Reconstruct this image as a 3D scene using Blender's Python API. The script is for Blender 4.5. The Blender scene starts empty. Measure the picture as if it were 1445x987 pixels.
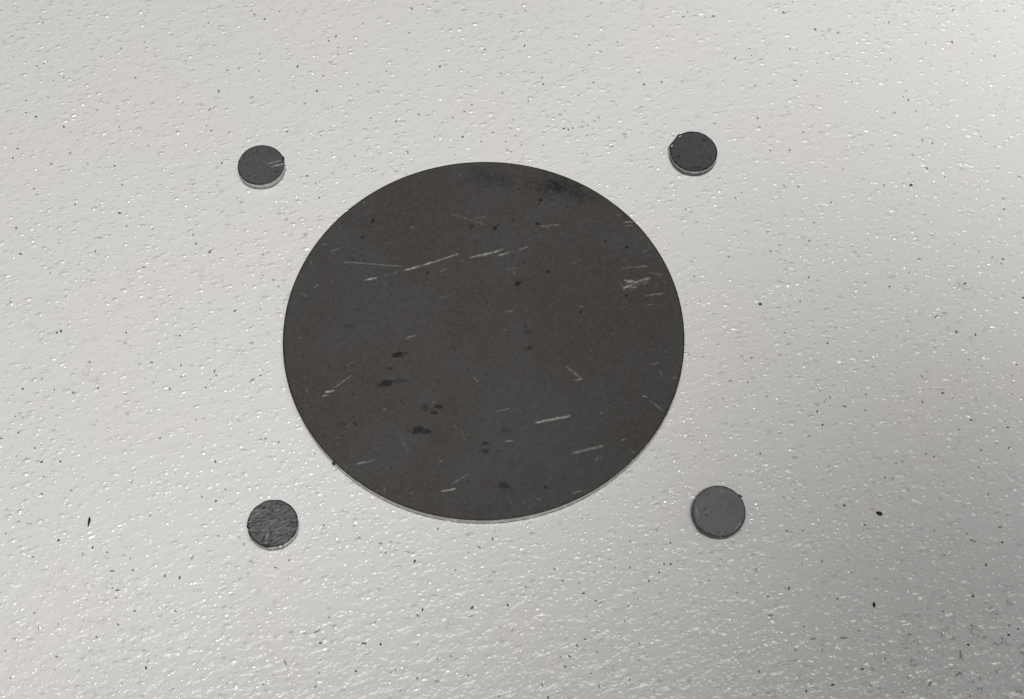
import bpy, math, random
import numpy as np
from mathutils import Matrix, Vector, noise as mnoise

random.seed(7)
rng = np.random.default_rng(11)
MM = 0.001
scene = bpy.context.scene
C = scene.collection

# ------------------------------------------------------------------ camera
cam_data = bpy.data.cameras.new("camera")
cam = bpy.data.objects.new("camera", cam_data)
C.objects.link(cam)
cam_data.sensor_width = 36.0
cam_data.lens = 36.0 * 2350.0 / 1445.0
cam_data.clip_start = 0.01
cam_data.clip_end = 50.0
cam.location = (0.00704515, -0.18794135, 0.37250084)
cam.rotation_euler = (math.radians(26.3), 0.0, 0.0)
scene.camera = cam

# ------------------------------------------------------------------ world: even indoor light
world = bpy.data.worlds.new("World")
scene.world = world
world.use_nodes = True
bg = world.node_tree.nodes["Background"]
bg.inputs["Color"].default_value = (1.0, 0.99, 0.988, 1.0)
bg.inputs["Strength"].default_value = 0.138

# ------------------------------------------------------------------ lamps
def aim(o, target):
    d = Vector(target) - Vector(o.location)
    o.rotation_euler = d.to_track_quat('-Z', 'Y').to_euler()

def spot(name, loc, target, power, half_deg, blend, radius, color):
    d = bpy.data.lights.new(name, 'SPOT')
    d.energy = power
    d.spot_size = math.radians(half_deg * 2)
    d.spot_blend = blend
    d.shadow_soft_size = radius
    d.color = color
    o = bpy.data.objects.new(name, d)
    C.objects.link(o)
    o.location = loc
    aim(o, target)
    return o

def area(name, loc, target, power, sx, sy, color, spread=180):
    d = bpy.data.lights.new(name, 'AREA')
    d.shape = 'RECTANGLE'
    d.size = sx
    d.size_y = sy
    d.energy = power
    d.color = color
    d.spread = math.radians(spread)
    o = bpy.data.objects.new(name, d)
    C.objects.link(o)
    o.location = loc
    aim(o, target)
    return o

# added spots, pools at left and far right; beam edges imitate a near-right shadow
spot("added_pool_spot", (0.22, -0.62, 1.85), (-0.224, 0.190, 0), 91.0, 10.2, 0.22, 0.07, (1.0, 0.99, 0.978))
spot("added_pool_spot", (0.275, 0.115, 1.30), (0.275, 0.115, 0), 58.0, 8.8, 0.65, 0.08, (1.0, 0.998, 0.99))
# tube lamp over the bench: it makes the glints on the coating
tube = area("tube_lamp", (0.10, -0.07, 0.90), (0.10, -0.07, 0.0), 2.15, 0.70, 0.020, (1.0, 0.985, 0.96))
tube.rotation_euler = (0.0, 0.0, 0.0)            # straight down, its length along the bench

scene.view_settings.view_transform = 'Standard'
scene.view_settings.look = 'None'
scene.view_settings.exposure = 0.03
scene.view_settings.gamma = 1.0
scene.view_settings.use_curve_mapping = False
scene.cycles.max_bounces = 6

# ------------------------------------------------------------------ helpers
def tag(o, label=None, cat=None, group=None, kind=None):
    if label: o["label"] = label
    if cat: o["category"] = cat
    if group: o["group"] = group
    if kind: o["kind"] = kind
    return o

def link_mesh(name, verts, faces, mat, parent=None, smooth=True):
    me = bpy.data.meshes.new(name)
    me.from_pydata([tuple(v) for v in verts], [], faces)
    me.update()
    me.polygons.foreach_set("use_smooth", [smooth] * len(me.polygons))
    if mat: me.materials.append(mat)
    o = bpy.data.objects.new(name, me)
    C.objects.link(o)
    if parent: o.parent = parent
    return o

def np_mesh(name, verts, quads, mat, parent=None):
    me = bpy.data.meshes.new(name)
    nv, nq = len(verts), len(quads)
    me.vertices.add(nv); me.vertices.foreach_set("co", np.ascontiguousarray(verts, np.float32).ravel())
    me.loops.add(nq * 4); me.loops.foreach_set("vertex_index", np.ascontiguousarray(quads, np.int32).ravel())
    me.polygons.add(nq)
    me.polygons.foreach_set("loop_start", np.arange(0, nq * 4, 4, dtype=np.int32))
    me.polygons.foreach_set("loop_total", np.full(nq, 4, np.int32))
    me.polygons.foreach_set("use_smooth", np.ones(nq, bool))
    me.update(calc_edges=True)
    if mat: me.materials.append(mat)
    o = bpy.data.objects.new(name, me)
    C.objects.link(o)
    if parent: o.parent = parent
    return o

def attr(o, name, data):
    a = o.data.attributes.new(name, 'FLOAT', 'POINT')
    a.data.foreach_set("value", np.ascontiguousarray(data, np.float32))

class NT:
    """small node-building helper"""
    def __init__(self, name):
        self.m = bpy.data.materials.new(name)
        self.m.use_nodes = True
        self.t = self.m.node_tree
        self.b = self.t.nodes["Principled BSDF"]
        tc = self.t.nodes.new("ShaderNodeTexCoord")
        self.P = tc.outputs["Object"]
    def n(self, kind, **kw):
        nd = self.t.nodes.new(kind)
        for k, v in kw.items(): setattr(nd, k, v)
        return nd
    def set(self, sock, v):
        if isinstance(v, bpy.types.NodeSocket): self.t.links.new(v, sock)
        else: sock.default_value = v
    def mapped(self, rot=0.0, scale=(1, 1, 1), loc=(0, 0, 0)):
        # rotate first, then stretch along the turned axes
        a = self.n("ShaderNodeMapping"); a.inputs["Rotation"].default_value = (0, 0, math.radians(-rot))
        self.set(a.inputs["Vector"], self.P)
        b = self.n("ShaderNodeMapping"); b.inputs["Scale"].default_value = scale; b.inputs["Location"].default_value = loc
        self.set(b.inputs["Vector"], a.outputs[0])
        return b.outputs[0]
    def noise(self, vec, scale, detail=2.0, rough=0.5, dist=0.0):
        nd = self.n("ShaderNodeTexNoise")
        self.set(nd.inputs["Vector"], vec)
        nd.inputs["Scale"].default_value = scale; nd.inputs["Detail"].default_value = detail
        nd.inputs["Roughness"].default_value = rough; nd.inputs["Distortion"].default_value = dist
        return nd.outputs["Fac"]
    def voronoi(self, vec, scale, rand=1.0):
        nd = self.n("ShaderNodeTexVoronoi")
        self.set(nd.inputs["Vector"], vec)
        nd.inputs["Scale"].default_value = scale; nd.inputs["Randomness"].default_value = rand
        return nd.outputs["Distance"]
    def ss(self, v, a, b, lo=0.0, hi=1.0):
        nd = self.n("ShaderNodeMapRange", interpolation_type='SMOOTHSTEP')
        self.set(nd.inputs["Value"], v)
        nd.inputs["From Min"].default_value = a; nd.inputs["From Max"].default_value = b
        nd.inputs["To Min"].default_value = lo; nd.inputs["To Max"].default_value = hi
        return nd.outputs[0]
    def op(self, o, a, b=0.0, c=0.0):
        nd = self.n("ShaderNodeMath", operation=o)
        self.set(nd.inputs[0], a); self.set(nd.inputs[1], b); self.set(nd.inputs[2], c)
        return nd.outputs[0]
    def mix(self, f, a, b):
        nd = self.n("ShaderNodeMix", data_type='RGBA')
        self.set(nd.inputs[0], f); self.set(nd.inputs[6], a); self.set(nd.inputs[7], b)
        return nd.outputs[2]
    def cells(self, vec, scale):
        """(distance to the cell's point, random value per cell)"""
        nd = self.n("ShaderNodeTexVoronoi")
        self.set(nd.inputs["Vector"], vec)
        nd.inputs["Scale"].default_value = scale
        sp = self.n("ShaderNodeSeparateColor"); self.set(sp.inputs[0], nd.outputs["Color"])
        return nd.outputs["Distance"], sp.outputs[0], sp.outputs[1]
    def warp(self, vec, scale, amount):
        nz = self.n("ShaderNodeTexNoise"); self.set(nz.inputs["Vector"], vec); nz.inputs["Scale"].default_value = scale
        nz.inputs["Detail"].default_value = 1.0
        sb = self.n("ShaderNodeVectorMath", operation='SUBTRACT'); self.set(sb.inputs[0], nz.outputs["Color"]); sb.inputs[1].default_value = (0.5, 0.5, 0.5)
        ml = self.n("ShaderNodeVectorMath", operation='SCALE'); self.set(ml.inputs[0], sb.outputs[0]); ml.inputs["Scale"].default_value = amount
        ad = self.n("ShaderNodeVectorMath", operation='ADD'); self.set(ad.inputs[0], vec); self.set(ad.inputs[1], ml.outputs[0])
        return ad.outputs[0]
    def attr(self, name):
        return self.n("ShaderNodeAttribute", attribute_name=name).outputs["Fac"]
    def bump(self, h, dist, strength=1.0, normal=None):
        nd = self.n("ShaderNodeBump")
        nd.inputs["Strength"].default_value = strength; nd.inputs["Distance"].default_value = dist
        self.set(nd.inputs["Height"], h)
        if normal is not None: self.set(nd.inputs["Normal"], normal)
        return nd.outputs[0]
    def out(self, color=None, rough=None, metal=None, spec=None, normal=None):
        b = self.b
        if color is not None: self.set(b.inputs["Base Color"], color)
        if rough is not None: self.set(b.inputs["Roughness"], rough)
        if metal is not None: self.set(b.inputs["Metallic"], metal)
        if spec is not None: self.set(b.inputs["Specular IOR Level"], spec)
        if normal is not None: self.set(b.inputs["Normal"], normal)
        return self.m

def rgb(r, g, b): return (r, g, b, 1.0)

# ------------------------------------------------------------------ materials
def coating_material():
    k = NT("textured_powder_coat")
    a = k.mapped(26, (0.8, 1.15, 0.0))
    b = k.warp(k.mapped(12, (0.62, 1.1, 0.0), (0.37, 0.11, 0)), 420, 0.0016)
    c = k.warp(k.mapped(30, (0.75, 1.1, 0.0), (0.91, 0.4, 0)), 500, 0.0012)
    e = k.warp(k.mapped(-20, (0.8, 1.1, 0.0), (0.2, 0.7, 0)), 600, 0.0010)
    zone = k.ss(k.noise(k.P, 17, 3.0), 0.36, 0.66)
    peel = k.noise(a, 330, 2.0, 0.5, 0.25)              # slow orange peel, metres high
    fine = k.noise(c, 900, 2.0, 0.5)
    d1, r1, q1 = k.cells(b, 680)                       # larger raised nibs
    n1 = k.op('MULTIPLY', k.ss(d1, 0.0, 0.50, 1.0, 0.0), k.ss(r1, 0.30, 1.0))
    d2, r2, q2 = k.cells(c, 1050)                       # smaller nibs
    n2 = k.op('MULTIPLY', k.ss(d2, 0.0, 0.52, 1.0, 0.0), k.ss(r2, 0.25, 1.0))
    d3, r3, q3 = k.cells(e, 420)                       # pinholes
    pit = k.op('MULTIPLY', k.ss(d3, 0.03, 0.26, 1.0, 0.0), k.ss(r3, 0.62, 0.95))
    amp = k.op('MULTIPLY_ADD', zone, 0.25, 0.85)
    h = k.op('MULTIPLY', peel, 0.00039)
    h = k.op('MULTIPLY_ADD', fine, 0.000060, h)
    h = k.op('MULTIPLY_ADD', k.op('MULTIPLY', n1, amp), 0.00029, h)
    h = k.op('MULTIPLY_ADD', k.op('MULTIPLY', n2, amp), 0.00016, h)
    h = k.op('MULTIPLY_ADD', pit, -0.00014, h)
    nrm = k.bump(h, 1.0, 1.0)
    # colour: off white with faint warm and cool clouds, grime sitting in pinholes
    cloud = k.ss(k.noise(k.P, 26, 3.0), 0.3, 0.7)
    col = k.mix(cloud, rgb(0.70, 0.70, 0.69), rgb(0.71, 0.695, 0.685))
    grime = k.op('MULTIPLY', pit, k.ss(k.noise(c, 150, 2.0), 0.38, 0.62))
    col = k.mix(k.op('MULTIPLY', grime, 0.62), col, rgb(0.25, 0.24, 0.23))
    smear = k.op('MULTIPLY', k.ss(k.noise(a, 420, 3.0, 0.6), 0.55, 0.72), k.ss(k.noise(k.P, 24, 3.0), 0.48, 0.70))
    col = k.mix(k.op('MULTIPLY', smear, 0.20), col, rgb(0.33, 0.32, 0.31))
    # thin dirty creases, gathered in patches, thickest by the near right corner of the view
    dv = k.n("ShaderNodeVectorMath", operation='DISTANCE'); k.set(dv.inputs[0], k.P); dv.inputs[1].default_value = (0.113, -0.093, 0.0)
    corner = k.ss(dv.outputs["Value"], 0.010, 0.042, 1.0, 0.0)
    where = k.op('MAXIMUM', k.op('MULTIPLY', corner, 0.95), k.op('MULTIPLY', k.ss(k.noise(k.mapped(0, (1, 1, 0), (0.3, 0.9, 0)), 40, 3.0), 0.55, 0.72), 0.55))
    crease = k.ss(k.op('ABSOLUTE', k.op('SUBTRACT', k.noise(c, 330, 3.0, 0.6, 0.4), 0.5)), 0.004, 0.040, 1.0, 0.0)
    crease = k.op('MULTIPLY', crease, k.ss(k.noise(e, 260, 2.0), 0.50, 0.66))
    col = k.mix(k.op('MULTIPLY', k.op('MULTIPLY', crease, where), 0.75), col, rgb(0.16, 0.15, 0.145))
    return k.out(color=col, rough=k.ss(zone, 0.0, 1.0, 0.21, 0.15), spec=0.5, normal=nrm)

def face_material(name, base, base2, scored=0.0, seed=0.0):
    k = NT(name)
    bare, stain, fleck = k.attr("bare"), k.attr("stain"), k.attr("fleck")
    p = k.mapped(0, (1, 1, 1), (seed, seed * 0.7, 0))
    cl = k.op('MULTIPLY_ADD', k.ss(k.noise(p, 180, 3.0, 0.6), 0.3, 0.7), 0.3, k.op('MULTIPLY', k.ss(k.noise(p, 27, 3.0, 0.55, 0.6), 0.36, 0.66), 0.7))
    col = k.mix(cl, base, base2)
    fine = k.noise(p, 900, 3.0, 0.6)
    col = k.mix(k.op('MULTIPLY', k.ss(fine, 0.38, 0.68), 0.30), col, rgb(0.085, 0.082, 0.080))
    brown = k.ss(k.noise(k.mapped(0, (1, 1, 1), (seed + 3.1, 1.7, 0)), 48, 4.0, 0.6), 0.52, 0.72)
    col = k.mix(k.op('MULTIPLY', brown, 0.18), col, rgb(0.043, 0.038, 0.033))
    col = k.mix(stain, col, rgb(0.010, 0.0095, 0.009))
    col = k.mix(fleck, col, rgb(0.008, 0.008, 0.008))
    grit = k.ss(k.noise(k.mapped(12, (0.6, 1.6, 1)), 1500, 2.0), 0.34, 0.62, 0.45, 1.0)
    bb = k.op('MULTIPLY', bare, grit)
    col = k.mix(bb, col, rgb(0.50, 0.49, 0.475))
    h = k.op('MULTIPLY', fine, 0.25 + scored)
    if scored:
        sc = k.noise(k.mapped(24, (0.28, 1.25, 1), (0.3, 0.2, 0)), 1900, 3.0, 0.6, 0.5)
        h = k.op('MULTIPLY_ADD', sc, 2.4, h)
        col = k.mix(k.ss(sc, 0.52, 0.70, 0.0, 0.65), col, rgb(0.24, 0.235, 0.235))
        col = k.mix(k.ss(sc, 0.32, 0.47, 0.75, 0.0), col, rgb(0.012, 0.012, 0.012))
    h = k.op('MULTIPLY_ADD', bare, -0.8, h)
    nrm = k.bump(h, 0.00005 if not scored else 0.00009, 0.6)
    rough = k.op('MULTIPLY_ADD', cl, 0.08, 0.50)
    return k.out(color=col, rough=rough, metal=k.op('MULTIPLY', bb, 0.35), spec=0.28, normal=nrm)

def edge_material(name, z_lo, z_hi, bright, dark):
    """cut side of the sheet: bright sheared band above a rougher, darker torn band"""
    k = NT(name)
    sep = k.n("ShaderNodeSeparateXYZ"); k.set(sep.inputs[0], k.P)
    wob = k.noise(k.mapped(0, (1, 1, 0.25)), 520, 3.0, 0.6)
    z = k.op('MULTIPLY_ADD', k.op('SUBTRACT', wob, 0.5), 0.0016, sep.outputs[2])
    f = k.ss(z, z_lo, z_hi)
    st = k.ss(k.noise(k.mapped(0, (1, 1, 0.12)), 1500, 2.0), 0.3, 0.7)
    col = k.mix(f, dark, bright)
    col = k.mix(k.op('MULTIPLY', st, 0.35), col, rgb(bright[0] * 0.45, bright[1] * 0.45, bright[2] * 0.45))
    nrm = k.bump(k.noise(k.mapped(0, (1, 1, 0.2)), 1500, 3.0), 0.00012, 0.7)
    return k.out(color=col, rough=0.42, metal=0.55, spec=0.4, normal=nrm)

def plain_material(name, col, rough=0.5, metal=0.0, var=0.4):
    k = NT(name)
    n = k.ss(k.noise(k.P, 1700, 2.0), 0.3, 0.7)
    c2 = rgb(col[0] * (1 - var), col[1] * (1 - var), col[2] * (1 - var))
    return k.out(color=k.mix(n, col, c2), rough=rough, metal=metal, spec=0.35)

M_coat = coating_material()
M_face_big = face_material("dark_mill_scale", rgb(0.0430, 0.0385, 0.0345), rgb(0.0540, 0.0515, 0.0500))
M_face_a = face_material("slug_scale_even", rgb(0.080, 0.078, 0.083), rgb(0.088, 0.086, 0.091), 0.0, 1.3)
M_face_b = face_material("slug_scale_dark", rgb(0.056, 0.054, 0.057), rgb(0.061, 0.059, 0.062), 0.0, 2.4)
M_face_c = face_material("slug_scale_scored", rgb(0.079, 0.078, 0.082), rgb(0.089, 0.088, 0.092), 1.0, 4.2)
M_face_d = face_material("slug_scale_pale", rgb(0.130, 0.127, 0.134), rgb(0.146, 0.142, 0.147), 0.0, 6.1)
M_rim = edge_material("sheared_rim", 0.0002, 0.0008, rgb(0.54, 0.53, 0.52), rgb(0.20, 0.195, 0.19))
M_edge_a = edge_material("slug_edge_bright", 0.0005, 0.0014, rgb(0.60, 0.59, 0.58), rgb(0.24, 0.235, 0.23))
M_edge_b = edge_material("slug_edge_torn", 0.0012, 0.0022, rgb(0.58, 0.56, 0.55), rgb(0.10, 0.098, 0.096))
M_edge_d = edge_material("slug_edge_dark", 0.0016, 0.0026, rgb(0.22, 0.21, 0.205), rgb(0.05, 0.049, 0.048))
M_burr = plain_material("dark_burr_steel", rgb(0.035, 0.034, 0.034), 0.45, 0.3)
M_bare = plain_material("bare_bright_steel", rgb(0.75, 0.74, 0.73), 0.32, 0.6, 0.2)
M_crumb = plain_material("black_crumb", rgb(0.018, 0.017, 0.017), 0.6)
M_grit_black = plain_material("dark_grit", rgb(0.045, 0.043, 0.042), 0.7)
M_grit_grey = plain_material("grey_grit", rgb(0.15, 0.145, 0.14), 0.8)
M_grit_pale = plain_material("pale_dust", rgb(0.36, 0.35, 0.335), 0.8, 0.0, 0.2)

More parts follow.
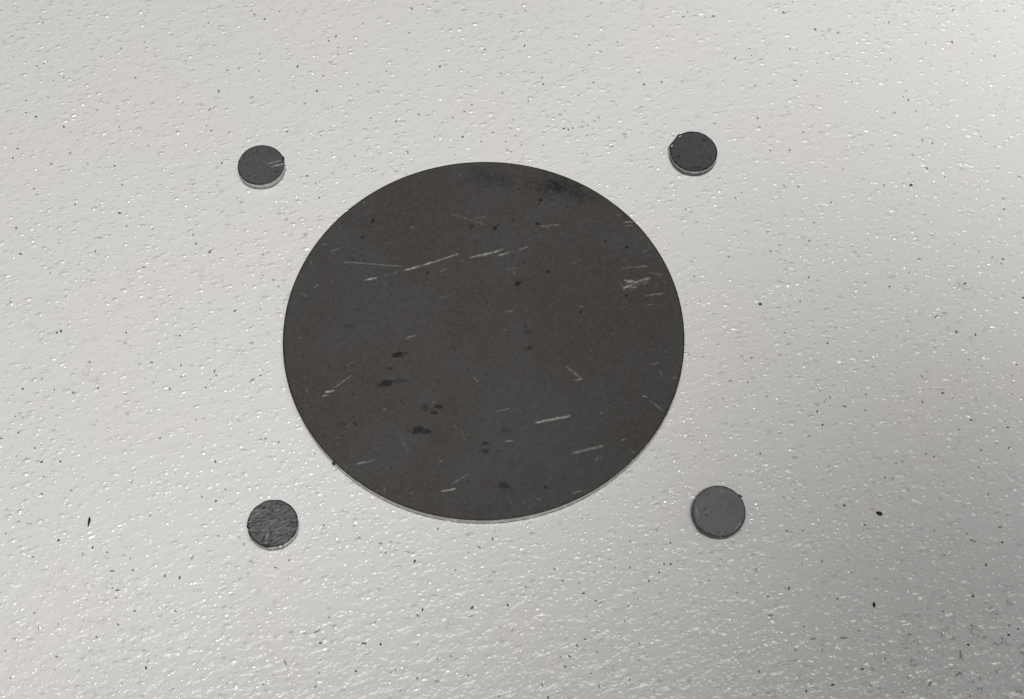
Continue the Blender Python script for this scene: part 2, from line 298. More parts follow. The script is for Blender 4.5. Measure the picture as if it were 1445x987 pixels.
SPECKS= [(-76.8,96.8,0.0,0),(-74.1,68.1,1.41,50),(-74.6,62.9,0.0,0),(-73.2,61.3,0.0,0),(-52.9,61.0,0.0,0),(-43.9,59.8,0.0,0),(-100.1,88.2,0.0,0),(-95.1,78.4,0.0,0),(-114.6,78.6,0.0,0),(-123.9,71.0,0.0,0),(-118.0,72.0,1.06,-50),(-114.6,51.0,0.0,0),(-105.0,50.9,0.88,-40),(-124.1,55.6,0.88,0),(-95.0,35.8,0.0,0),(-92.8,31.8,0.0,0),(-86.0,31.0,0.0,0),(-121.3,31.3,0.0,0),(-108.4,58.3,0.0,0),(-105.6,82.3,0.0,0),(-90.3,85.6,0.0,0),(-43.3,90.7,0.0,0),(-51.4,82.1,0.0,0),(-67.0,81.3,0.0,0),(-70.4,80.9,0.0,0),(-65.3,100.9,0.0,0),(-64.3,99.7,0.0,0),(-61.4,98.1,0.0,0),(-80.7,76.3,0.0,0),(-64.8,40.4,0.0,0),(-46.8,47.1,0.0,0),(-131.3,76.3,0.0,0),(-118.2,43.1,0.0,0),(-122.3,82.3,0.0,0),(-120.6,83.1,0.0,0),(-45.7,74.1,0.0,0),(-40.1,47.9,0.0,0),(-69.6,51.0,0.0,0),(-122.6,96.9,0.0,0),(-129.2,85.4,0.0,0),(-123.4,67.1,0.0,0),(-120.5,65.7,0.0,0),(-97.8,50.2,0.0,0),(-95.2,44.3,0.0,0),(-57.4,100.7,0.0,0),(-41.4,92.2,0.0,0),(-40.5,86.2,0.0,0),(-44.2,79.1,0.0,0),(-48.7,70.0,0.0,0),(-42.3,68.3,0.0,0),(-63.2,72.0,0.0,0),(-72.2,74.0,0.0,0),(-97.8,62.5,0.0,0),(-112.7,62.5,0.0,0),(-104.4,67.9,0.0,0),(-125.0,52.7,0.0,0),(-106.8,38.3,0.0,0),(-44.4,44.7,0.0,0),(-43.3,40.4,0.0,0),(-20.8,101.7,1.23,-50),(10.8,100.9,0.0,0),(7.1,97.6,0.0,0),(-2.7,87.0,0.0,0),(-0.4,87.8,0.0,0),(10.5,89.0,0.0,0),(-12.6,82.1,0.0,0),(-13.6,59.4,0.0,0),(-6.1,59.3,0.0,0),(-1.1,57.9,0.0,0),(-34.6,53.3,0.0,0),(-5.8,67.4,0.0,0),(-3.8,69.6,0.0,0),(15.5,76.4,0.0,0),(29.1,76.9,0.0,0),(31.9,103.5,0.0,0),(28.2,89.3,0.0,0),(31.3,87.1,0.0,0),(23.3,62.1,0.0,0),(25.8,62.5,0.0,0),(30.3,65.4,0.0,0),(20.9,61.9,0.0,0),(37.0,60.2,1.41,5),(33.6,56.4,0.0,0),(15.3,56.7,0.0,0),(5.4,57.8,0.0,0),(35.2,69.3,0.0,0),(46.0,95.7,0.0,0),(20.0,66.4,0.0,0),(11.4,70.7,0.0,0),(-34.2,96.5,0.0,0),(-30.8,65.3,0.0,0),(2.0,60.8,0.0,0),(27.0,53.8,0.0,0),(29.1,64.4,0.0,0),(27.5,62.9,0.0,0),(25.0,62.4,0.0,0),(22.1,61.6,0.0,0),(25.0,72.7,0.0,0),(27.2,59.9,0.0,0),(7.9,59.7,0.0,0),(9.6,56.7,0.0,0),(5.8,55.3,0.0,0),(4.5,73.3,0.0,0),(4.0,79.9,0.0,0),(15.2,78.5,0.0,0),(41.7,80.1,0.0,0),(42.8,76.2,0.0,0),(47.6,77.0,0.0,0),(36.0,90.3,0.0,0),(-20.7,54.4,0.0,0),(-24.0,64.3,0.0,0),(-18.0,66.5,0.0,0),(-21.3,93.5,0.0,0),(-34.7,76.2,0.0,0),(-31.6,77.0,0.0,0),(-29.0,73.6,0.0,0),(60.5,98.7,0.0,0),(62.8,99.1,0.0,0),(83.2,88.0,0.0,0),(99.1,77.1,0.0,0),(79.9,66.2,0.0,0),(113.6,74.2,0.0,0),(104.6,44.2,0.0,0),(82.1,43.8,0.0,0),(65.4,40.4,0.0,0),(52.3,36.9,0.0,0),(54.9,33.0,1.23,0),(116.4,49.5,0.0,0),(116.2,58.1,0.0,0),(118.8,57.3,0.0,0),(135.3,56.2,0.0,0),(73.2,62.5,0.0,0),(85.7,79.4,0.0,0),(96.8,93.5,0.0,0),(82.3,100.4,0.0,0),(90.6,94.6,0.0,0),(61.3,63.6,0.0,0),(75.5,55.1,0.0,0),(136.0,78.4,0.0,0),(110.4,84.6,0.0,0),(101.0,78.4,0.0,0),(115.5,67.6,0.0,0),(127.9,90.3,0.0,0),(73.2,30.1,0.0,0),(111.1,96.8,0.0,0),(103.8,83.5,0.0,0),(55.8,100.7,0.0,0),(67.9,84.8,0.0,0),(54.5,98.9,0.0,0),(58.1,92.9,0.0,0),(72.8,65.3,0.0,0),(94.4,49.2,0.0,0),(120.9,46.8,0.0,0),(80.6,55.1,0.0,0),(78.4,44.2,0.0,0),(90.4,39.0,0.0,0),(82.5,36.2,0.0,0),(85.3,32.8,0.0,0),(122.2,40.4,0.0,0),(135.4,40.3,0.0,0),(135.1,36.9,0.0,0),(111.5,48.0,0.0,0),(138.9,85.6,0.0,0),(143.6,100.9,0.0,0),(141.5,100.9,0.0,0),(129.4,101.2,0.0,0),(120.6,90.0,0.0,0),(109.7,67.0,0.0,0),(84.7,60.8,0.0,0),(114.0,71.4,0.0,0),(72.9,75.9,0.0,0),(83.8,77.5,0.0,0),(94.6,84.6,0.0,0),(-119.1,23.5,0.0,0),(-106.1,11.2,0.0,0),(-119.8,9.7,0.0,0),(-107.1,0.9,0.0,0),(-89.7,0.9,0.0,0),(-76.2,-0.0,0.0,0),(-56.5,7.5,0.0,0),(-56.9,23.3,0.0,0),(-70.6,24.1,0.0,0),(-66.7,-9.8,1.06,70),(-66.2,-10.9,0.88,-60),(-57.3,-12.5,1.41,45),(-75.2,-8.2,0.0,0),(-107.1,-29.6,0.0,0),(-113.1,-26.4,0.0,0),(-106.5,-34.1,0.0,0),(-78.5,-27.9,0.0,0),(-70.1,-22.9,0.0,0),(-52.9,-28.1,0.0,0),(-49.6,-28.9,0.0,0),(-105.8,-14.9,0.0,0),(-112.7,-8.9,0.0,0),(-100.0,24.3,0.0,0),(-74.3,26.5,0.0,0),(-75.3,29.2,0.0,0),(-62.9,7.0,0.0,0),(-101.0,-15.8,0.0,0),(-109.2,-12.0,0.0,0),(-64.6,-34.0,0.0,0),(-55.2,-11.0,0.0,0),(-108.6,-30.5,0.0,0),(-117.1,-28.0,0.0,0),(-106.1,1.3,0.0,0),(-95.1,-14.5,0.0,0),(-87.1,19.6,0.0,0),(-110.9,18.0,0.0,0),(-60.5,19.9,0.0,0),(-53.8,16.0,0.0,0),(-56.5,17.3,0.0,0),(-82.5,-7.4,0.0,0),(-67.5,-12.2,0.0,0),(-68.5,-14.3,0.0,0),(-77.3,-14.7,0.0,0),(-113.6,-14.7,0.0,0),(-102.0,-34.0,0.0,0),(-74.8,-11.4,0.0,0),(77.1,21.6,0.0,0),(69.8,8.9,0.0,0),(108.4,18.0,1.06,55),(111.2,22.0,0.0,0),(122.2,14.9,0.0,0),(114.0,5.4,1.59,35),(123.2,0.3,0.0,0),(118.5,1.1,0.0,0),(132.3,20.7,0.0,0),(130.2,22.5,0.0,0),(132.9,22.0,0.0,0),(88.3,2.3,0.0,0),(89.1,-7.8,0.0,0),(66.6,-6.2,0.0,0),(60.9,-12.5,0.0,0),(83.8,-18.2,0.0,0),(85.2,-19.1,0.0,0),(88.7,-19.4,0.0,0),(93.7,-20.5,0.0,0),(81.8,-20.8,0.0,0),(107.8,-18.2,0.0,0),(113.1,-15.8,0.0,0),(128.0,-25.0,0.0,0),(54.0,-30.9,0.0,0),(67.1,-32.0,0.0,0),(109.1,-32.8,0.0,0),(107.2,-32.0,0.0,0),(103.3,-0.1,0.0,0),(62.7,22.7,0.0,0),(82.7,16.7,0.0,0),(76.0,5.6,0.0,0),(120.7,-31.0,0.0,0),(99.7,-34.5,0.0,0),(80.0,9.7,0.0,0),(115.4,-17.2,0.0,0),(85.3,-17.0,0.0,0),(83.7,27.4,0.0,0),(127.0,24.4,0.0,0),(73.5,24.3,0.0,0),(64.3,-5.7,0.0,0),(58.6,-2.4,0.0,0),(75.4,0.9,0.0,0),(103.0,14.0,0.0,0),(115.5,29.2,0.0,0),(136.5,10.8,0.0,0),(132.3,-8.0,0.0,0),(108.5,-11.2,0.0,0),(127.5,-30.5,0.0,0),(119.1,-23.1,0.0,0),(106.7,5.4,0.0,0),(85.9,-2.1,0.0,0),(82.8,-24.4,0.0,0),(79.4,-27.3,0.0,0),(65.3,-12.9,0.0,0),(51.2,-5.3,0.0,0),(-91.8,-55.8,0.88,80),(-105.4,-42.4,0.0,0),(-86.6,-61.7,1.06,0),(-96.7,-66.4,0.0,0),(-84.8,-66.4,1.06,10),(-85.0,-68.2,0.0,0),(-92.0,-73.6,0.0,0),(-83.8,-74.6,0.0,0),(-88.5,-77.6,0.0,0),(-97.1,-82.2,0.0,0),(-106.9,-87.2,0.0,0),(-81.6,-88.3,0.0,0),(-74.1,-62.9,0.0,0),(-70.6,-63.4,0.0,0),(-61.6,-41.2,0.0,0),(-67.1,-43.1,0.0,0),(-63.6,-44.2,0.0,0),(-62.4,-53.0,0.0,0),(-56.2,-55.1,0.0,0),(-48.4,-60.8,0.0,0),(-45.3,-59.0,0.0,0),(-44.7,-83.6,1.41,-60),(-37.9,-76.3,1.94,25),(-37.5,-89.1,0.0,0),(-68.1,-58.4,0.0,0),(-79.0,-47.9,0.0,0),(-36.9,-86.0,0.0,0),(-47.2,-86.4,0.0,0),(-103.5,-71.8,0.0,0),(-35.2,-72.9,0.0,0),(-100.0,-54.1,0.0,0),(-98.5,-41.5,0.0,0),(-105.5,-38.0,0.0,0),(-94.0,-57.4,0.0,0),(-80.3,-71.4,0.0,0),(-70.9,-71.4,0.0,0),(-70.7,-73.7,0.0,0),(-76.4,-84.8,0.0,0),(-76.0,-83.4,0.0,0),(-77.2,-80.7,0.0,0),(-47.4,-77.5,0.0,0),(-88.2,-57.1,0.0,0),(-37.0,-79.0,0.0,0),(-81.7,-61.5,0.0,0),(17.0,-61.3,0.0,0),(23.7,-67.1,0.88,0),(-2.4,-72.6,1.23,20),(-13.7,-71.1,0.0,0),(-14.6,-79.4,0.0,0),(-16.2,-57.3,0.0,0),(-15.8,-59.3,0.0,0),(33.1,-73.8,0.0,0),(23.9,-78.1,0.0,0),(22.0,-79.6,0.0,0),(19.2,-84.5,0.0,0),(15.2,-91.6,0.0,0),(42.7,-82.9,0.0,0),(36.3,-79.1,0.0,0),(41.5,-62.0,0.0,0),(39.0,-64.1,0.0,0),(46.0,-59.3,0.0,0),(18.1,-82.3,0.0,0),(20.2,-82.1,0.0,0),(-18.3,-90.1,0.0,0),(39.3,-90.2,0.0,0),(10.3,-65.6,0.0,0),(2.5,-53.8,0.88,-70),(-10.5,-51.2,0.0,0),(25.1,-86.1,0.0,0),(-6.9,-82.1,0.0,0),(34.7,-60.8,0.0,0),(-26.7,-79.1,0.0,0),(-2.9,-86.6,0.0,0),(-30.3,-50.5,0.0,0),(-23.9,-54.9,0.0,0),(-21.6,-54.5,0.0,0),(-22.7,-57.2,0.0,0),(-2.2,-70.6,0.0,0),(-14.7,-72.5,0.0,0),(-23.1,-79.3,0.0,0),(-27.3,-79.0,0.0,0),(4.3,-75.2,0.0,0),(-3.2,-57.1,0.0,0),(-0.8,-55.8,0.0,0),(6.1,-70.0,0.0,0),(26.5,-81.1,0.0,0),(26.5,-68.9,0.0,0),(34.1,-70.2,0.0,0),(36.3,-68.5,0.0,0),(18.9,-64.1,0.0,0),(42.7,-60.0,0.0,0),(44.3,-60.0,0.0,0),(-19.5,-85.3,0.0,0),(-14.5,-87.2,0.0,0),(36.1,-83.0,0.0,0),(26.8,-89.1,0.0,0),(33.8,-87.5,0.0,0),(-28.5,-85.6,0.0,0),(72.0,-43.3,0.0,0),(66.8,-72.4,1.41,-10),(71.6,-65.9,1.06,60),(121.0,-42.4,0.0,0),(122.7,-50.8,0.0,0),(115.9,-54.2,1.59,-20),(56.1,-58.8,0.0,0),(83.3,-77.8,1.76,5),(76.2,-78.0,1.41,10),(86.9,-85.1,0.0,0),(109.7,-81.6,2.12,85),(108.4,-86.3,1.76,40),(97.2,-87.1,0.0,0),(95.5,-90.4,0.0,0),(101.9,-88.5,1.41,60),(79.8,-88.7,0.0,0),(63.3,-85.6,0.0,0),(74.3,-75.1,0.0,0),(82.6,-68.4,0.0,0),(66.5,-68.0,0.0,0),(59.4,-67.0,0.0,0),(90.7,-50.2,0.0,0),(121.3,-77.1,0.0,0),(72.0,-80.6,0.0,0),(87.0,-76.1,0.0,0),(121.7,-74.8,0.0,0),(111.7,-79.4,0.0,0),(122.7,-54.6,0.0,0),(124.9,-47.8,0.0,0),(114.6,-52.4,0.0,0),(86.3,-45.3,0.0,0),(96.7,-38.2,0.0,0),(98.5,-38.4,0.0,0),(72.1,-51.7,0.0,0),(75.9,-51.7,0.0,0),(53.0,-64.0,0.0,0),(73.7,-90.1,0.0,0),(88.4,-88.8,0.0,0),(92.3,-82.7,0.0,0),(79.8,-59.3,0.0,0),(106.9,-71.5,0.0,0),(114.2,-67.8,0.0,0),(118.2,-60.2,0.0,0),(123.6,-75.7,0.0,0),(110.4,-89.9,0.0,0),(110.7,-91.3,0.0,0)]
SCRATCHES= [(-30.14,14.52,-27.26,15.24,0.265,1.0),(-25.2,15.97,-24.31,16.26,0.176,0.6),(-22.99,16.53,-22.0,17.04,0.212,0.6),(-20.21,17.37,-16.39,18.6,0.265,1.0),(-16.46,18.58,-15.39,18.99,0.132,0.5),(-15.43,18.99,-12.88,19.76,0.247,1.0),(-12.88,19.76,-6.84,22.12,0.176,0.8),(-7.5,21.68,-6.79,22.2,0.247,0.8),(-3.63,21.06,1.17,22.45,0.212,0.7),(-0.63,21.6,4.78,23.55,0.176,1.0),(3.34,21.6,6.23,22.58,0.176,0.75),(6.59,22.78,7.32,22.99,0.176,0.4),(8.76,23.3,11.0,24.28,0.176,0.75),(-35.92,19.9,-20.84,18.5,0.194,0.32),(-35.6,19.61,-33.07,19.51,0.176,0.25),(-39.26,23.03,-36.87,23.82,0.176,0.35),(-43.15,12.28,-41.97,13.11,0.194,0.5),(-46.02,10.82,-44.47,9.68,0.176,0.4),(-19.51,-2.06,-16.88,-0.99,0.229,0.35),(-19.16,29.84,-17.93,30.13,0.176,0.5),(-8.79,34.07,0.75,30.6,0.141,0.22),(-2.73,32.5,0.73,33.48,0.141,0.3),(-11.44,16.94,-9.73,17.76,0.194,0.4),(-6.32,20.13,-5.14,20.3,0.176,0.4),(-25.86,14.4,-24.59,13.3,0.141,0.3),(-31.63,37.71,-31.25,37.28,0.265,0.4),(14.25,30.3,19.49,30.89,0.159,0.42),(15.34,29.94,16.98,30.05,0.141,0.3),(35.72,31.46,38.49,31.74,0.176,0.65),(36.19,30.47,38.2,30.6,0.141,0.55),(33.25,31.74,33.51,31.11,0.176,0.5),(35.48,14.58,38.86,13.95,0.265,0.8),(36.0,14.07,37.96,13.77,0.22,0.7),(38.65,14.13,42.11,15.13,0.265,0.6),(39.24,14.48,41.96,15.4,0.176,0.5),(34.7,13.3,35.4,11.89,0.176,0.55),(35.16,12.38,37.15,13.01,0.265,1.0),(35.15,11.93,36.32,12.75,0.176,0.9),(36.63,12.34,38.6,12.56,0.176,0.6),(36.1,11.63,37.54,11.83,0.141,0.4),(35.79,13.26,41.38,14.28,0.794,0.16),(35.24,12.65,38.12,13.05,0.529,0.22),(37.8,18.34,41.76,18.6,0.176,0.4),(40.46,9.95,45.37,10.9,0.159,0.42),(5.32,5.38,7.03,5.82,0.176,0.5),(40.84,7.18,42.82,7.75,0.176,0.3),(41.43,16.65,45.58,16.08,0.141,0.25),(40.23,22.51,41.7,23.14,0.212,0.3),(40.56,21.48,41.83,21.68,0.176,0.25),(45.34,14.48,46.19,13.46,0.176,0.35),(45.63,12.85,46.49,12.04,0.132,0.3),(34.31,17.76,37.75,18.38,0.176,0.22),(-38.54,-16.69,-36.66,-16.27,0.37,1.0),(-39.43,-17.74,-38.02,-17.5,0.229,0.9),(-36.68,-15.66,-32.34,-12.09,0.159,0.42),(-30.16,-35.73,-28.06,-35.08,0.229,0.65),(-28.39,-35.27,-25.78,-34.62,0.176,0.35),(-9.83,-42.73,-6.37,-42.0,0.229,0.85),(-7.31,-40.86,-3.42,-38.23,0.159,0.35),(-2.28,-12.76,-1.33,-13.82,0.212,0.5),(-12.41,-19.78,-11.9,-19.21,0.194,0.6),(-24.62,-21.48,-23.43,-21.11,0.176,0.35),(-10.38,-35.08,-9.7,-34.9,0.229,0.5),(-46.81,-13.82,-46.31,-13.45,0.194,0.5),(12.67,-24.88,21.29,-23.03,0.247,1.0),(14.35,-24.59,19.53,-23.47,0.176,0.6),(21.24,-32.97,23.67,-32.32,0.265,0.5),(23.33,-32.32,29.21,-30.95,0.3,0.5),(24.53,-32.14,28.82,-30.84,0.176,0.4),(20.18,-9.49,24.17,-13.03,0.212,0.4),(22.5,-13.45,24.37,-13.18,0.265,0.45),(3.25,-21.9,6.79,-20.97,0.15,0.35),(5.39,-29.84,7.16,-29.58,0.194,0.6),(28.23,-22.41,29.03,-22.32,0.212,0.55),(39.01,-17.74,40.18,-18.01,0.247,0.55),(40.61,-19.02,41.55,-19.49,0.212,0.4),(41.54,-19.59,43.83,-21.64,0.176,0.4),(41.22,-9.06,43.63,-8.7,0.176,0.35),(33.21,-29.58,34.63,-29.17,0.212,0.5),(27.03,-34.9,27.97,-33.61,0.159,0.4),(28.4,-34.35,28.58,-33.8,0.132,0.4),(21.54,-43.0,23.85,-42.6,0.176,0.45),(3.58,-39.38,4.42,-39.03,0.176,0.35),(35.46,-31.77,36.78,-33.06,0.159,0.3),(33.8,-35.63,34.8,-36.37,0.159,0.3),(43.3,-10.19,44.07,-12.7,0.159,0.3),(46.51,-12.7,47.2,-12.9,0.176,0.5),(45.05,-5.71,45.39,-5.91,0.212,0.4),(-21.25,34.5,-20.5,33.86,0.159,0.25),(-4.41,35.14,-3.85,34.29,0.141,0.3),(7.31,16.94,7.85,15.91,0.159,0.4),(5.16,17.76,8.4,18.17,0.132,0.25),(23.69,7.18,25.11,6.98,0.176,0.3),(12.85,-44.53,14.02,-44.89,0.176,0.35),(9.31,-45.24,10.32,-45.78,0.159,0.3),(-18.26,-39.1,-17.92,-39.1,0.265,0.4),(-25.25,-42.37,-24.91,-42.37,0.265,0.4),(-19.76,-28.43,-17.75,-32.88,0.705,0.05),(-20.82,-27.31,-15.6,-30.29,0.794,0.03),(-7.13,-25.44,-6.26,-26.19,0.141,0.3),(-5.4,-26.56,-4.33,-29.17,0.132,0.2),(15.41,-40.19,16.44,-38.74,0.132,0.2)]
STAINS= [(-21.11,-6.49,1.59,0.69,1.0,15.0),(-19.71,-6.2,1.59,0.39,0.5,15.0),(-22.91,-10.29,0.79,0.43,0.7,0.0),(-23.83,-14.24,1.41,0.88,1.3,5.0),(-21.24,-13.67,1.76,0.51,0.9,8.0),(-25.37,-14.82,0.71,0.59,0.6,0.0),(-10.66,-20.6,1.15,0.51,0.9,0.0),(-11.84,-22.15,0.97,0.43,0.8,0.0),(-14.02,-20.86,0.88,0.98,0.45,0.0),(-15.69,-26.84,1.41,0.88,1.2,0.0),(-13.45,-27.12,1.23,0.69,0.9,-15.0),(-17.57,-26.94,1.06,0.29,0.4,0.0),(0.64,-30.29,1.23,0.47,0.6,0.0),(0.65,-32.32,1.23,0.59,0.65,0.0),(-31.08,-25.14,0.53,0.49,0.7,0.0),(-33.78,-25.06,2.47,0.59,0.2,0.0),(5.17,-41.1,1.23,0.98,0.65,-20.0),(5.61,-42.55,2.12,1.57,0.25,0.0),(5.42,-27.03,1.41,0.78,0.3,0.0),(2.54,29.73,0.71,0.59,0.9,30.0),(3.49,30.68,0.71,0.39,0.5,40.0),(8.5,13.66,0.79,0.69,0.9,30.0),(14.56,38.28,0.53,0.51,1.0,0.0),(13.71,31.11,0.62,0.39,0.8,0.0),(16.13,16.94,0.53,0.49,0.7,0.0),(18.95,42.44,7.05,2.74,1.0,-8.0),(17.31,43.74,3.88,1.76,0.8,0.0),(23.17,40.5,6.0,2.55,0.6,-20.0),(15.79,39.85,2.47,1.96,0.35,0.0),(1.03,45.27,6.0,3.72,0.5,0.0),(-2.32,47.01,2.47,1.57,0.3,0.0),(-28.72,32.04,0.53,0.78,0.7,0.0),(-31.26,27.1,0.42,0.47,0.7,0.0),(-3.26,30.26,0.46,0.69,0.6,0.0),(-14.44,16.73,0.42,0.47,0.8,0.0),(-33.82,20.23,1.06,1.18,0.2,0.0),(-6.12,26.48,1.76,0.78,0.2,0.0),(-33.37,1.39,1.41,0.78,0.3,0.0),(11.19,-0.2,0.88,0.49,0.4,0.0),(30.91,25.85,0.39,0.43,0.8,0.0),(36.31,24.18,0.35,0.43,0.8,0.0),(35.88,10.21,0.42,0.47,0.8,0.0),(10.02,19.82,0.35,0.39,0.7,0.0),(24.36,5.38,0.39,0.43,0.8,0.0),(11.53,-4.54,0.6,0.59,0.7,0.0),(15.06,-41.64,0.39,0.43,0.8,0.0),(-0.08,-47.04,3.53,2.35,0.2,0.0),(-6.75,-50.06,2.12,0.78,0.3,0.0),(-16.99,-42.0,4.23,3.14,0.12,0.0),(40.02,-18.83,1.76,1.18,0.15,0.0)]

# ------------------------------------------------------------------ bench top: one rolled sheet of coated steel
def bench_top():
    hx, hy, t, r = 0.45, 0.40, 0.018, 0.004
    verts, faces = [], []
    rings = [(0.0, 0.0), (r * 0.3, -r * 0.08), (r * 0.72, -r * 0.35), (r, -r), (r, -t)]
    for off, z in rings:
        verts += [(-hx - off, -hy - off, z), (hx + off, -hy - off, z), (hx + off, hy + off, z), (-hx - off, hy + off, z)]
    faces.append((0, 1, 2, 3))
    for i in range(len(rings) - 1):
        for j in range(4):
            a, b = i * 4 + j, i * 4 + (j + 1) % 4
            faces.append((a, a + 4, b + 4, b))
    faces.append(tuple(reversed(range((len(rings) - 1) * 4, len(rings) * 4))))
    o = link_mesh("bench_top", verts, faces, M_coat, None, smooth=False)
    return tag(o, kind="structure")
bench_top()

# ------------------------------------------------------------------ discs
def concentric(n):
    """n x n grid of points mapped onto the unit disc (all quads, exact round boundary)"""
    u = np.linspace(-1, 1, n)
    a, b = np.meshgrid(u, u)
    r = np.where(np.abs(a) > np.abs(b), a, b)
    with np.errstate(divide='ignore', invalid='ignore'):
        phi = np.where(np.abs(a) > np.abs(b), (np.pi / 4) * (b / a), np.pi / 2 - (np.pi / 4) * (a / b))
    phi = np.nan_to_num(phi)
    pts = np.stack([r * np.cos(phi), r * np.sin(phi)], -1).reshape(-1, 2)
    i = np.arange(n * n).reshape(n, n)
    q = np.stack([i[:-1, :-1], i[:-1, 1:], i[1:, 1:], i[1:, :-1]], -1).reshape(-1, 4)
    bd = np.concatenate([i[0, :-1], i[:-1, -1], i[-1, :0:-1], i[:0:-1, 0]])
    ang = np.arctan2(pts[bd, 1], pts[bd, 0])
    return pts, q, bd[np.argsort(ang)], np.sort(ang)

def wobble(ang, seed, amp):
    """slow, small departures of the cut from a true circle"""
    r = np.random.default_rng(seed)
    w = np.zeros_like(ang)
    for k in range(2, 26):
        w += amp / k ** 0.9 * r.normal() * np.cos(k * ang + r.uniform(0, 6.28))
    return w

def segments(xy, segs, jitter=0.5, seed=3):
    """worn-through streaks: each a tapered, ragged line from (x0,y0) to (x1,y1), in mm"""
    r = np.random.default_rng(seed)
    m = np.zeros(len(xy))
    for x0, y0, x1, y1, w, s in segs:
        pad = w * 2 + 0.3
        sel = np.where((xy[:, 0] > min(x0, x1) - pad) & (xy[:, 0] < max(x0, x1) + pad) &
                       (xy[:, 1] > min(y0, y1) - pad) & (xy[:, 1] < max(y0, y1) + pad))[0]
        if len(sel) == 0: continue
        p = xy[sel]
        d = np.array([x1 - x0, y1 - y0]); L = max(np.hypot(*d), 1e-6)
        t = np.clip(((p - [x0, y0]) @ d) / L ** 2, 0, 1)
        ph = r.uniform(0, 6.28, 3)
        off = 0.25 * w * np.sin(t * L * 2.2 + ph[0])
        nrm = np.array([-d[1], d[0]]) / L
        q = np.stack([x0 + d[0] * t, y0 + d[1] * t], -1) + nrm * off[:, None]
        dist = np.hypot(*(p - q).T)
        taper = 0.45 + 0.55 * np.clip(np.minimum(t, 1 - t) * L / 0.9, 0, 1)
        ww = w * taper * (1 + jitter * 0.5 * np.sin(t * L * 3.7 + ph[1]))
        v = s * np.clip(1.5 - dist / np.maximum(ww, 0.05), 0, 1) * (1 - 0.4 * jitter * (0.5 + 0.5 * np.sin(t * L * 5.1 + ph[2])))
        m[sel] = np.maximum(m[sel], v)
    return m

def value_noise(xy, cell, seed):
    r = np.random.default_rng(seed); N = 256
    g = r.random((N, N)); p = xy / cell + 1000.3
    i = np.floor(p).astype(int); f = p - i; f = f * f * (3 - 2 * f)
    a = g[i[:, 0] % N, i[:, 1] % N]; b = g[(i[:, 0] + 1) % N, i[:, 1] % N]
    c = g[i[:, 0] % N, (i[:, 1] + 1) % N]; d = g[(i[:, 0] + 1) % N, (i[:, 1] + 1) % N]
    return (a * (1 - f[:, 0]) + b * f[:, 0]) * (1 - f[:, 1]) + (c * (1 - f[:, 0]) + d * f[:, 0]) * f[:, 1]

def blots(xy, spots, seed=5):
    m = np.zeros(len(xy))
    nz = value_noise(xy, 0.55, seed) * 0.6 + value_noise(xy, 0.25, seed + 1) * 0.4
    nb = value_noise(xy, 1.8, seed + 2)
    for x, y, rx, ry, s, a in spots:
        ca, sa = math.cos(math.radians(a)), math.sin(math.radians(a))
        dx, dy = xy[:, 0] - x, xy[:, 1] - y
        e = np.hypot((dx * ca + dy * sa) / rx, (-dx * sa + dy * ca) / ry)
        sel = e < 1.9
        big = rx > 1.6
        n = (0.55 * nz[sel] + 0.45 * nb[sel]) if big else nz[sel]
        v = s * np.clip((1.28 - e[sel] + (n - 0.5) * (1.5 if big else 1.1)) * (0.8 if big else 1.5), 0, 1)
        if big: v = v * (0.35 + 0.75 * nz[sel])
        m[sel] = np.maximum(m[sel], v)
    return np.clip(m, 0, 1)

def dots(xy, n, R, seed, lo, hi, smin, smax):
    r = np.random.default_rng(seed)
    a, q = r.uniform(0, 6.283, n), R * np.sqrt(r.uniform(0, 1, n))
    rad = r.uniform(lo, hi, n); st = r.uniform(smin, smax, n)
    m = np.zeros(len(xy))
    for x, y, w, s in zip(q * np.cos(a), q * np.sin(a), rad, st):
        d = (np.abs(xy[:, 0] - x) < 2 * w) & (np.abs(xy[:, 1] - y) < 2 * w)
        if not d.any(): continue
        dd = np.hypot(xy[d, 0] - x, xy[d, 1] - y)
        m[d] = np.maximum(m[d], s * np.clip(1.5 - dd / w, 0, 1))
    return m

def micro(n, R, seed, ang_mean, ang_sd, lmin, lmax, wmin, wmax, smin, smax, rmin=0.0):
    r = np.random.default_rng(seed); out = []
    for _ in range(n):
        q = R * math.sqrt(r.uniform(rmin ** 2, 1)); a = r.uniform(0, 6.283)
        x, y = q * math.cos(a), q * math.sin(a)
        L = lmin + (lmax - lmin) * r.random() ** 3; t = math.radians(r.normal(ang_mean, ang_sd))
        out.append((x - L / 2 * math.cos(t), y - L / 2 * math.sin(t), x + L / 2 * math.cos(t), y + L / 2 * math.sin(t),
                    r.uniform(wmin, wmax), r.uniform(smin, smax)))
    return out

